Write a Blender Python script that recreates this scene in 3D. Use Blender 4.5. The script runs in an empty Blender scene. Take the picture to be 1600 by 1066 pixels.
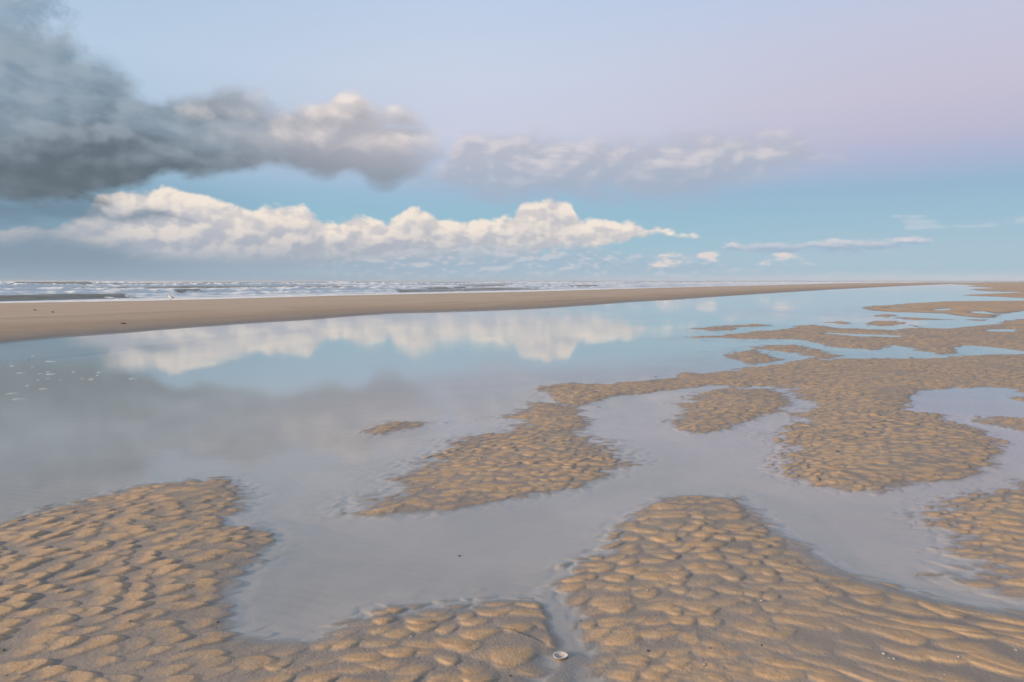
import bpy, math, random
import numpy as np
from mathutils import Vector

# ---------------------------------------------------------------- camera, sun, exposure
scene = bpy.context.scene
CAM_H, F_PX, W_PX, H_PX, HOR = 1.5, 1067.0, 1600.0, 1066.0, 440.0
PITCH = math.atan((H_PX / 2 - HOR) / F_PX)
cam_data = bpy.data.cameras.new('camera')
cam_data.sensor_width = 36.0
cam_data.lens = 36.0 * F_PX / W_PX
cam_data.clip_start = 0.05
cam_data.clip_end = 30000.0
cam = bpy.data.objects.new('camera', cam_data)
scene.collection.objects.link(cam)
cam.location = (0, 0, CAM_H)
cam.rotation_euler = (math.radians(90) - PITCH, 0, 0)
scene.camera = cam

SUN_EL, SUN_AZ = math.radians(14), math.radians(-112)     # azimuth clockwise from the view direction (+Y)
sun_data = bpy.data.lights.new('sun', 'SUN')
sun_data.energy = 4.4
sun_data.angle = math.radians(2.5)
sun_data.color = (1.0, 0.80, 0.60)
sun = bpy.data.objects.new('sun', sun_data)
scene.collection.objects.link(sun)
sun.location = (-20, -5, 12)
_d = Vector((math.sin(SUN_AZ) * math.cos(SUN_EL), math.cos(SUN_AZ) * math.cos(SUN_EL), math.sin(SUN_EL)))
sun.rotation_euler = _d.to_track_quat('Z', 'Y').to_euler()

scene.view_settings.view_transform = 'Standard'
scene.view_settings.look = 'None'
scene.view_settings.exposure = 0.0
scene.view_settings.gamma = 1.0
scene.view_settings.use_curve_mapping = False
scene.cycles.max_bounces = 6
scene.cycles.diffuse_bounces = 2
scene.cycles.glossy_bounces = 3
scene.cycles.transparent_max_bounces = 8
scene.cycles.volume_bounces = 0
scene.cycles.use_denoising = True

# ---------------------------------------------------------------- helpers
def lin(r, g, b):
    f = lambda c: c / 12.92 if c <= 0.04045 else ((c + 0.055) / 1.055) ** 2.4
    return (f(r / 255), f(g / 255), f(b / 255), 1.0)

def ray(px, py):
    """direction in the world of a point of the 1600 x 1066 photograph"""
    x = (px - W_PX / 2) / F_PX
    y = (H_PX / 2 - py) / F_PX
    c, s = math.cos(PITCH), math.sin(PITCH)
    return x, c + y * s, y * c - s

def azel(px, py):
    x, y, z = ray(px, py)
    return math.atan2(x, y), math.atan2(z, math.hypot(x, y))

def ground(px, py, z=0.0):
    x, y, d = ray(px, py)
    t = (CAM_H - z) / max(-d, 1e-4)
    return x * t, y * t

class NT:
    """small wrapper: node trees written as expressions"""
    def __init__(s, tree):
        s.t = tree
        s.x = 0
    def node(s, kind, **kw):
        n = s.t.nodes.new(kind)
        n.location = (s.x, 0); s.x += 30
        for k, v in kw.items():
            setattr(n, k, v)
        return n
    def put(s, sock, v):
        if isinstance(v, E): s.t.links.new(v.s, sock)
        elif isinstance(v, (tuple, list)):
            try: sock.default_value = v
            except Exception: sock.default_value = v[:3]
        else: sock.default_value = v
    def math(s, op, a, b=0.0, c=0.0, clamp=False):
        n = s.node('ShaderNodeMath', operation=op, use_clamp=clamp)
        s.put(n.inputs[0], a); s.put(n.inputs[1], b); s.put(n.inputs[2], c)
        return E(s, n.outputs[0])
    def vec(s, x, y, z):
        n = s.node('ShaderNodeCombineXYZ')
        s.put(n.inputs[0], x); s.put(n.inputs[1], y); s.put(n.inputs[2], z)
        return E(s, n.outputs[0])
    def noise(s, v, scale, detail=4.0, rough=0.5, dist=0.0, lac=2.0, dim='3D'):
        n = s.node('ShaderNodeTexNoise', noise_dimensions=dim)
        s.put(n.inputs['Vector'], v)
        n.inputs['Scale'].default_value = scale
        n.inputs['Detail'].default_value = detail
        n.inputs['Roughness'].default_value = rough
        n.inputs['Lacunarity'].default_value = lac
        n.inputs['Distortion'].default_value = dist
        return E(s, n.outputs['Fac'])
    def voro(s, v, scale, smooth=1.0, detail=0.0, rough=0.5, dim='3D', feature='F1'):
        n = s.node('ShaderNodeTexVoronoi', feature=feature, voronoi_dimensions=dim)
        s.put(n.inputs['Vector'], v)
        n.inputs['Scale'].default_value = scale
        if feature == 'SMOOTH_F1': n.inputs['Smoothness'].default_value = smooth
        n.inputs['Detail'].default_value = detail
        n.inputs['Roughness'].default_value = rough
        return E(s, n.outputs['Distance'])
    def ss(s, x, a, b, lo=0.0, hi=1.0):
        n = s.node('ShaderNodeMapRange', interpolation_type='SMOOTHSTEP')
        s.put(n.inputs[0], x)
        for i, v in ((1, a), (2, b), (3, lo), (4, hi)): s.put(n.inputs[i], v)
        return E(s, n.outputs[0])
    def lr(s, x, a, b, lo=0.0, hi=1.0):
        n = s.node('ShaderNodeMapRange', interpolation_type='LINEAR', clamp=True)
        s.put(n.inputs[0], x)
        for i, v in ((1, a), (2, b), (3, lo), (4, hi)): s.put(n.inputs[i], v)
        return E(s, n.outputs[0])
    def mix(s, f, a, b, mode='MIX'):
        n = s.node('ShaderNodeMix', data_type='RGBA', blend_type=mode)
        s.put(n.inputs[0], f); s.put(n.inputs[6], a); s.put(n.inputs[7], b)
        return E(s, n.outputs[2])
    def ramp(s, x, pts, interp='EASE'):
        n = s.node('ShaderNodeValToRGB')
        cr = n.color_ramp; cr.interpolation = interp
        pts = sorted(pts)
        while len(cr.elements) < len(pts): cr.elements.new(0.5)
        for e, (p, c) in zip(cr.elements, pts): e.position = p
        for e, (p, c) in zip(cr.elements, pts): e.color = c
        s.put(n.inputs[0], x)
        return E(s, n.outputs[0])
    def curve(s, x, pts):
        n = s.node('ShaderNodeFloatCurve')
        cm = n.mapping; cm.use_clip = False
        c = cm.curves[0]
        pts = sorted(pts)
        while len(c.points) < len(pts): c.points.new(0.5, 0.5)
        for p, (a, b) in zip(c.points, pts): p.location = (a, b); p.handle_type = 'AUTO_CLAMPED'
        cm.update()
        s.put(n.inputs['Value'], x); n.inputs['Factor'].default_value = 1.0
        return E(s, n.outputs[0])
    def attr(s, name, out='Fac'):
        n = s.node('ShaderNodeAttribute', attribute_name=name)
        return E(s, n.outputs[out])

class E:
    def __init__(s, t, sock): s.n = t; s.s = sock
    def __add__(s, o): return s.n.math('ADD', s, o)
    def __radd__(s, o): return s.n.math('ADD', o, s)
    def __sub__(s, o): return s.n.math('SUBTRACT', s, o)
    def __rsub__(s, o): return s.n.math('SUBTRACT', o, s)
    def __mul__(s, o): return s.n.math('MULTIPLY', s, o)
    def __rmul__(s, o): return s.n.math('MULTIPLY', o, s)
    def __truediv__(s, o): return s.n.math('DIVIDE', s, o)
    def min(s, o): return s.n.math('MINIMUM', s, o)
    def max(s, o): return s.n.math('MAXIMUM', s, o)
    def clamp(s): return s.n.math('ADD', s, 0.0, clamp=True)

# ---------------------------------------------------------------- sky and clouds
AZ0, AZ1 = -1.0, 1.0                                   # the span of azimuth and elevation the curves cover
EL0, EL1 = -0.05, 0.75

def build_world():
    w = bpy.data.worlds.new('World')
    scene.world = w
    w.use_nodes = True
    w.cycles.sampling_method = 'NONE'
    t = w.node_tree; t.nodes.clear()
    N = NT(t)
    tc = N.node('ShaderNodeTexCoord')
    sep = N.node('ShaderNodeSeparateXYZ'); t.links.new(tc.outputs['Generated'], sep.inputs[0])
    X, Y, Z = (E(N, sep.outputs[i]) for i in range(3))
    az = N.math('ARCTAN2', X, Y)
    el = N.math('ARCSINE', Z)
    ua = N.lr(az, AZ0, AZ1)                            # 0..1 for the curves
    P = lambda x, y: azel(x, y)
    def prof(pts):
        out = []
        for x, y in pts:
            a, e = P(x, y)
            out.append(((a - AZ0) / (AZ1 - AZ0), (e - EL0) / (EL1 - EL0)))
        return N.curve(ua, out) * (EL1 - EL0) + EL0
    ey = lambda y: azel(800, y)[1]
    ax = lambda x: azel(x, 440)[0]
    hm = 0.7                                           # elevation ramp range in radians
    eu = N.lr(el, 0.0, hm)
    def col(pts): return N.ramp(eu, [(max(0.0, ey(y) / hm), lin(*c)) for y, c in pts] + [(1.0, lin(170, 190, 220))], 'LINEAR')
    left = col([(440, (152, 170, 186)), (425, (150, 172, 190)), (380, (146, 184, 205)), (320, (145, 184, 207)), (250, (170, 196, 218)), (120, (182, 204, 226)), (0, (172, 197, 221)), (-250, (166, 190, 220))])
    mid = col([(440, (184, 196, 207)), (428, (174, 194, 207)), (410, (168, 193, 208)), (385, (156, 192, 208)), (335, (150, 189, 208)), (300, (157, 188, 213)), (265, (180, 194, 218)), (210, (201, 205, 224)), (120, (201, 210, 229)), (0, (189, 206, 230)), (-250, (176, 196, 224))])
    right = col([(440, (200, 202, 209)), (434, (184, 197, 208)), (424, (170, 193, 207)), (400, (170, 194, 209)), (350, (157, 190, 208)), (310, (152, 183, 208)), (278, (170, 182, 209)), (238, (188, 187, 210)), (180, (198, 194, 213)), (90, (196, 199, 221)), (0, (187, 201, 226)), (-250, (184, 198, 222))])
    sky = N.mix(N.ss(az, ax(0), ax(760)), left, mid)
    sky = N.mix(N.ss(az, ax(700), ax(1500)), sky, right)
    # fade of bands of thin vapour, uneven
    # ---- clouds
    def cp(su, sv, seed, ou=0.0, ov=0.0):
        return N.vec((az + (ou + seed)) * su, (el + ov) * sv, 0.0)
    LU, LV = -0.010, 0.012                             # towards the light, in azimuth and elevation
    def fluff(su, sv, seed, ou=0.0, ov=0.0, sc=1.0, detail=7.0, bil=0.5):
        v = cp(su, sv, seed, ou, ov)
        a = N.noise(v, 9.0 * sc, detail - 1.0, 0.56, 0.35, dim='2D')
        if bil <= 0: return a - 0.5
        b = N.voro(v, 22.0 * sc, 0.6, 1.0, 0.55, '2D', 'SMOOTH_F1')
        return (a - 0.5) + (0.42 - b) * bil * 0.5
    def over(base, colour, alpha): return N.mix(alpha, base, colour)

    # thin far veil lying on the sea horizon
    nv = N.noise(cp(3.0, 26.0, 4.0), 3.0, 3.0, 0.5, dim='2D')
    # ---- layer: blue-grey rain shade low on the left
    a_sh = N.ss(az, ax(520), ax(-100)) * N.ss(el, ey(255), ey(350)) * 0.8
    sky = over(sky, N.ramp(eu, [(0.0, lin(150, 167, 181)), (ey(405) / hm, lin(135, 155, 172)), (ey(330) / hm, lin(108, 132, 152))], 'LINEAR'), a_sh)
    veil = N.ss(az, ax(1150), ax(500)) * N.ss(el, ey(378), ey(412)) * (0.45 + 0.9 * (nv - 0.3)).clamp()
    sky = over(sky, lin(160, 176, 192), veil)

    # ---- layer: long bank of cumulus over the sea
    topC = prof([(-300, 345), (0, 352), (60, 350), (120, 340), (145, 318), (165, 298), (215, 291), (265, 287), (290, 296), (330, 308), (375, 326), (395, 330), (402, 323), (440, 320), (475, 326), (500, 338), (535, 345), (556, 334), (580, 345), (604, 347), (618, 333), (652, 323), (680, 330), (740, 338), (805, 338), (812, 314), (840, 318), (862, 307), (897, 317), (904, 340), (960, 349), (1035, 356), (1052, 361), (1120, 380)])
    botC = prof([(-300, 450), (0, 440), (300, 434), (500, 428), (600, 428), (700, 416), (800, 410), (880, 398), (985, 378), (1052, 364), (1120, 376)])
    fC0 = fluff(1.0, 1.5, 1.7, 0.0, 0.0, 1.25, 9.0, 0.75)
    fC1 = fluff(1.0, 1.5, 1.7, LU, LV, 1.25, 9.0, 0.75)
    fC0 = fC0 + (0.42 - N.voro(cp(1.0, 1.3, 41.0), 62.0, 0.5, 1.0, 0.5, '2D', 'SMOOTH_F1')) * 0.16
    fC1 = fC1 + (0.42 - N.voro(cp(1.0, 1.3, 41.0, LU * 0.5, LV * 0.5), 62.0, 0.5, 1.0, 0.5, '2D', 'SMOOTH_F1')) * 0.16
    c0 = ((topC - el) / 0.016).min((el - botC) / 0.020) + fC0 * 2.0 + 0.35
    aC = N.ss(c0, 0.0, 0.6)
    edge = N.ss(c0, 2.6, 0.4)                          # the thin rim takes the light
    lit = N.ss(fC0 - fC1, -0.17, 0.22)
    hC = N.ss(el, ey(422), ey(362))
    lit = (lit * (0.60 + 0.20 * edge) + 0.30 * edge + 0.08) * hC
    base = N.ramp(N.ss(el, ey(425), ey(340)), [(0.0, lin(156, 171, 187)), (0.45, lin(166, 175, 190)), (1.0, lin(188, 189, 198))], 'LINEAR')
    colC = N.mix(lit.clamp(), base, lin(241, 229, 217))
    dl = N.ss(az, ax(260), ax(60)) * 0.75
    dl2 = N.ss(el, ey(402), ey(430)) * 0.6
    colC = N.mix(dl2, colC, lin(158, 176, 194))
    colC = N.mix(dl, colC, lin(150, 163, 178))
    aC = aC * N.ss(el, ey(436), ey(408), 0.30, 1.0)
    sky = over(sky, colC, aC)

    topE = prof([(-300, 380), (500, 392), (620, 388), (700, 378), (800, 372), (860, 377), (900, 372), (960, 384), (1000, 388), (1060, 392), (1100, 398), (1200, 412), (1400, 418), (1600, 420)])
    fE = fluff(1.0, 2.6, 21.0, 0.0, 0.0, 2.2, 6.0, 0.6); fE1 = fluff(1.0, 2.6, 21.0, -0.004, 0.006, 2.2, 6.0, 0.6)
    e0 = (topE - el) / 0.012 + fE * 2.6 + 0.1
    aE = N.ss(e0, -0.6, 2.2) * N.ss(el, ey(440), ey(415), 0.15, 0.70) * N.ss(az, ax(420), ax(640)) * N.ss(az, ax(1600), ax(1050), 0.35, 1.0)
    sky = over(sky, N.mix(N.ss(fE - fE1, -0.06, 0.30), lin(164, 185, 203), lin(205, 205, 213)), aE)

    # ---- dark shreds under the big cloud, left
    topS = prof([(-300, 306), (120, 306), (150, 312), (162, 322), (170, 343), (190, 338), (215, 327), (240, 321), (265, 329), (300, 345), (340, 372), (1200, 372)])
    botS = prof([(-300, 352), (60, 346), (120, 347), (160, 340), (170, 342), (190, 346), (230, 347), (265, 345), (300, 345), (340, 350), (1200, 350)])
    fS = N.noise(cp(1.0, 2.6, 14.7), 16.0, 5.0, 0.55, 0.3, dim='2D') - 0.5
    s0 = ((topS - el) / 0.010).min((el - botS) / 0.008) + fS * 3.4 + 0.25
    sky = over(sky, N.mix(N.ss(el, ey(348), ey(308)), lin(112, 136, 155), lin(128, 152, 172)), N.ss(s0, -0.3, 1.9) * 0.8)
    topL = prof([(-300, 362), (0, 362), (60, 350), (110, 358), (160, 372), (230, 388), (400, 404), (1200, 440)])
    l0 = ((topL - el) / 0.012) + (N.noise(cp(1.0, 2.2, 17.2), 13.0, 5.0, 0.55, 0.3, dim='2D') - 0.5) * 3.0
    sky = over(sky, lin(128, 150, 168), N.ss(l0, 0.0, 1.6) * N.ss(el, ey(440), ey(400), 0.25, 0.75) * N.ss(az, ax(420), ax(150)))

    # ---- layer: small clouds on the right, above the horizon
    topD = prof([(-300, 445), (1120, 393), (1134, 384), (1146, 372), (1156, 383), (1200, 380), (1250, 379), (1285, 374), (1310, 371), (1335, 376), (1380, 375), (1405, 370), (1440, 368), (1454, 371), (1466, 384), (1600, 440)])
    botD = prof([(-300, 430), (1120, 388), (1146, 393), (1180, 398), (1240, 397), (1265, 390), (1300, 396), (1340, 394), (1400, 386), (1452, 379), (1462, 378), (1600, 430)])
    def densD(ou=0.0, ov=0.0):
        f = fluff(1.0, 2.4, 5.1, ou, ov, 3.4, 5.0, 0.6)
        v = el + ov
        return ((topD - v) / 0.006).min((v - botD) / 0.008) + f * 2.5 + 0.45
    d0 = densD(); d1 = densD(-0.003, 0.005)
    litD = N.ss(d0 - d1, -0.3, 0.8) * N.ss(el, ey(398), ey(376))
    sky = over(sky, N.mix(litD, lin(160, 180, 202), lin(230, 220, 221)), N.ss(d0, -0.1, 1.5) * 0.92)
    # scattered puffs
    pn = N.noise(cp(1.0, 2.6, 8.3), 14.0, 4.0, 0.55, dim='2D') + (0.42 - N.voro(cp(1.0, 2.2, 2.2), 26.0, 0.7, 0.0, 0.5, '2D')) * 0.25
    band = N.ss(el, ey(432), ey(414)) * N.ss(el, ey(378), ey(402)) * N.ss(az, ax(520), ax(900)) * N.ss(az, ax(1650), ax(1050), 0.72, 1.0)
    pa = N.ss(pn * band, 0.49, 0.66)
    sky = over(sky, N.mix(N.ss(pn, 0.52, 0.66), lin(186, 196, 210), lin(232, 218, 212)), pa * 0.8)
    band2 = N.ss(el, ey(385), ey(366)) * N.ss(el, ey(335), ey(352)) * N.ss(az, ax(1300), ax(1400))
    pa2 = N.ss(N.noise(cp(1.0, 3.6, 3.9), 11.0, 4.0, 0.55, dim='2D') * band2, 0.52, 0.66)
    sky = over(sky, lin(190, 203, 216), pa2 * 0.7)

    # ---- layer: soft grey cloud, middle
    topB = prof([(-300, 500), (640, 290), (695, 262), (712, 228), (745, 213), (800, 213), (860, 216), (905, 222), (960, 224), (1000, 229), (1050, 216), (1110, 212), (1185, 213), (1235, 226), (1275, 240), (1320, 270), (1600, 500)])
    botB = prof([(-300, 200), (640, 280), (695, 290), (715, 302), (800, 308), (880, 298), (960, 302), (1040, 306), (1100, 300), (1145, 290), (1180, 280), (1230, 262), (1275, 246), (1320, 240), (1600, 200)])
    fB0 = fluff(1.0, 2.1, 9.2, 0.0, 0.0, 1.25, 7.0, 0.45)
    fB1 = fluff(1.0, 2.1, 9.2, LU, LV, 1.25, 7.0, 0.45)
    b0 = ((topB - el) / 0.020).min((el - botB) / 0.022).min(1.6) + fB0 * 2.2 + 0.8
    aB = N.ss(b0, -0.3, 1.5) * 0.92
    litB = N.ss(fB0 - fB1, -0.12, 0.30) * N.ss(el, ey(310), ey(245))
    sky = over(sky, N.mix(litB, N.mix(N.ss(el, ey(300), ey(230)), lin(165, 178, 197), lin(182, 186, 200)), lin(212, 207, 212)), aB)

    # ---- layer: the big dark cloud on the left
    topA = prof([(-300, -420), (-120, -380), (0, -300), (90, -190), (165, -50), (215, 60), (258, 118), (300, 150), (338, 146), (365, 144), (398, 162), (445, 180), (470, 170), (505, 178), (528, 160), (552, 160), (590, 190), (655, 202), (684, 232), (700, 262), (760, 330), (1100, 400)])
    botA = prof([(-300, 318), (0, 306), (90, 300), (160, 298), (225, 290), (300, 272), (370, 266), (430, 256), (465, 264), (510, 274), (545, 264), (598, 284), (640, 264), (682, 250), (700, 240), (760, 230), (1100, 200)])
    wA = N.ss(az, ax(330), ax(200), 0.040, 0.105); fAm = N.ss(az, ax(330), ax(220), 2.1, 3.3)
    def densA(ou=0.0, ov=0.0):
        f = fluff(1.0, 1.5, 3.3, ou, ov, 0.72, 8.0, 0.45)
        v = el + ov
        return ((topA - v) / wA).min((v - botA) / 0.022).min(2.2) + f * fAm + 0.62
    a0 = densA(); a1 = densA(LU * 1.3, LV * 1.3)
    soft = N.ss(az, ax(430), ax(150))                  # ragged and thin high on the left, firm on the right
    softh = N.ss(el, ey(235), ey(20)) * soft
    wisp = N.noise(cp(1.0, 1.35, 12.4), 5.5, 7.0, 0.62, 0.5, dim='2D') + N.ss(az + (el - ey(60)) * -0.8, ax(60), ax(260)) * 0.16
    aA = N.ss(a0 - softh * (0.3 + 2.9 * N.ss(wisp, 0.42, 0.74)), -0.05, N.lr(softh, 0.0, 1.0, 0.75, 2.6)) * N.lr(softh, 0.0, 1.0, 1.0, 0.9)
    litA = N.ss(a0 - a1, 0.0, 0.95) * N.ss(az, ax(250), ax(560)) * N.ss(el, ey(262), ey(205))
    dark = N.ramp(N.ss(el, ey(300), ey(60)), [(0.0, lin(100, 112, 122)), (0.35, lin(108, 123, 136)), (1.0, lin(134, 158, 178))], 'LINEAR')
    tex = N.noise(cp(1.0, 2.0, 6.6), 6.0, 5.0, 0.6, dim='2D')
    dark = N.mix(N.ss(tex, 0.38, 0.70) * N.ss(el, ey(300), ey(180), 0.25, 0.75), dark, lin(152, 172, 190))
    fAr = N.ss(a0 - a1, -0.35, 0.75) * 0.32
    fA0 = fluff(1.0, 1.7, 51.0, 0.0, 0.0, 0.95, 8.0, 0.75); fA1 = fluff(1.0, 1.7, 51.0, LU * 1.2, LV * 1.2, 0.95, 8.0, 0.75)
    rel = N.ss(fA0 - fA1, -0.16, 0.26)
    dark = N.mix(rel * N.ss(el, ey(306), ey(225), 0.12, 0.60), dark, lin(164, 176, 188))
    dark = N.mix(fAr, dark, lin(158, 170, 182))
    grey = N.mix(N.ss(el, ey(300), ey(215)), lin(142, 153, 168), lin(178, 178, 188))
    colA = N.mix(N.ss(az, ax(230), ax(620)), dark, grey)
    colA = N.mix((litA * (0.55 + 0.6 * rel)).clamp(), colA, lin(238, 226, 219))
    gx = (az - ax(316)) / 0.022; gy = (el - ey(197)) / 0.012
    glow = (1.0 - (gx * gx + gy * gy)) + (N.noise(cp(1.0, 1.5, 30.0), 30.0, 4.0, 0.6, dim='2D') - 0.5) * 2.2
    colA = N.mix(N.ss(glow, -0.4, 1.2) * 0.55, colA, lin(214, 208, 208))
    sky = over(sky, colA, aA * N.ss(az, ax(715), ax(610), 0.35, 1.0))

    # pale air just on the horizon
    hz = N.ss(el, 0.014, 0.0) * 0.35
    sky = over(sky, N.mix(N.ss(az, ax(200), ax(1500)), lin(150, 168, 184), lin(204, 205, 212)), hz)

    # ---- everything not in front of the viewer: the plain evening sky of the Sky Texture
    st = N.node('ShaderNodeTexSky', sky_type='NISHITA', sun_disc=False)
    st.sun_elevation = SUN_EL
    st.sun_rotation = SUN_AZ
    st.air_density = 1.0; st.dust_density = 1.0; st.ozone_density = 1.5
    bg1 = N.node('ShaderNodeBackground'); bg1.inputs[1].default_value = 0.15
    t.links.new(st.outputs[0], bg1.inputs[0])
    bg2 = N.node('ShaderNodeBackground'); bg2.inputs[1].default_value = 1.0
    N.put(bg2.inputs[0], sky)
    mx = N.node('ShaderNodeMixShader')
    N.put(mx.inputs[0], N.ss(Y, -0.55, 0.10))
    t.links.new(bg1.outputs[0], mx.inputs[1]); t.links.new(bg2.outputs[0], mx.inputs[2])
    out = N.node('ShaderNodeOutputWorld')
    t.links.new(mx.outputs[0], out.inputs[0])
build_world()

# ---------------------------------------------------------------- numpy helpers: noise, distance, meshes
def _hash(ix, iy, seed):
    h = (ix.astype(np.int64) * 374761393 + iy.astype(np.int64) * 668265263 + seed * 2246822519) & 0xffffffff
    h = ((h ^ (h >> 13)) * 1274126177) & 0xffffffff
    return ((h ^ (h >> 16)) & 0xffffff).astype(np.float32) / 16777216.0

def gnoise(x, y, seed=0):
    """smooth gradient noise, about -0.7 .. 0.7"""
    ix = np.floor(x); iy = np.floor(y)
    fx = (x - ix).astype(np.float32); fy = (y - iy).astype(np.float32)
    ux = fx * fx * fx * (fx * (fx * 6 - 15) + 10); uy = fy * fy * fy * (fy * (fy * 6 - 15) + 10)
    def g(a, b):
        th = _hash(ix + a, iy + b, seed) * (2 * math.pi)
        return np.cos(th) * (fx - a) + np.sin(th) * (fy - b)
    n0 = g(0, 0) * (1 - ux) + g(1, 0) * ux
    n1 = g(0, 1) * (1 - ux) + g(1, 1) * ux
    return n0 * (1 - uy) + n1 * uy

def fbm(x, y, octaves=4, seed=0, gain=0.5):
    v = 0; a = 1.0
    for k in range(octaves):
        v = v + a * gnoise(x * 2 ** k + 17.3 * k, y * 2 ** k - 9.1 * k, seed + k)
        a *= gain
    return v

def sstep(x, a, b):
    t = np.clip((x - a) / (b - a), 0, 1)
    return t * t * (3 - 2 * t)

def sdf(px, py, poly):
    """signed distance (inside positive) and the y component of the way to the nearest edge point"""
    best = np.full(px.shape, 1e9, np.float32); ny = np.zeros(px.shape, np.float32)
    inside = np.zeros(px.shape, bool)
    n = len(poly)
    for i in range(n):
        ax_, ay_ = poly[i]; bx, by = poly[(i + 1) % n]
        ex, ey_ = bx - ax_, by - ay_
        wx, wy = px - ax_, py - ay_
        t = np.clip((wx * ex + wy * ey_) / max(ex * ex + ey_ * ey_, 1e-12), 0, 1)
        dx, dy = wx - t * ex, wy - t * ey_
        d = dx * dx + dy * dy
        m = d < best
        best = np.where(m, d, best); ny = np.where(m, -dy, ny)
        if ay_ != by:
            c = ((ay_ > py) != (by > py)) & (px < (bx - ax_) * (py - ay_) / (by - ay_) + ax_)
            inside ^= c
    d = np.sqrt(best)
    ny = ny / np.maximum(d, 1e-6)
    return np.where(inside, d, -d), np.where(inside, ny, -ny)

def grid_mesh(name, X, Y, Z, attrs=None, keep=None):
    nr, nc = X.shape
    idx = np.arange(nr * nc, dtype=np.int32).reshape(nr, nc)
    q = np.stack([idx[:-1, :-1], idx[:-1, 1:], idx[1:, 1:], idx[1:, :-1]], -1).reshape(-1, 4)
    if keep is not None:
        k = keep.reshape(-1)
        q = q[k[q].any(1)]
        used = np.zeros(nr * nc, bool); used[q] = True
        remap = np.cumsum(used) - 1
        q = remap[q].astype(np.int32)
    else:
        used = np.ones(nr * nc, bool)
    co = np.stack([X, Y, Z], -1).reshape(-1, 3)[used].astype(np.float32)
    me = bpy.data.meshes.new(name)
    me.vertices.add(len(co)); me.vertices.foreach_set('co', co.reshape(-1))
    me.loops.add(q.size); me.loops.foreach_set('vertex_index', q.reshape(-1))
    me.polygons.add(len(q))
    me.polygons.foreach_set('loop_start', np.arange(0, q.size, 4, dtype=np.int32))
    me.polygons.foreach_set('loop_total', np.full(len(q), 4, np.int32))
    me.update(calc_edges=True)
    me.polygons.foreach_set('use_smooth', np.ones(len(q), bool))
    for k, v in (attrs or {}).items():
        a = me.attributes.new(k, 'FLOAT', 'POINT')
        a.data.foreach_set('value', v.reshape(-1)[used].astype(np.float32))
    ob = bpy.data.objects.new(name, me)
    scene.collection.objects.link(ob)
    return ob

def g(pts):
    """photo points on the water level -> world; ('w', x, y) passes through"""
    return [(p[1], p[2]) if p[0] == 'w' else ground(*p) for p in pts]

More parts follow.
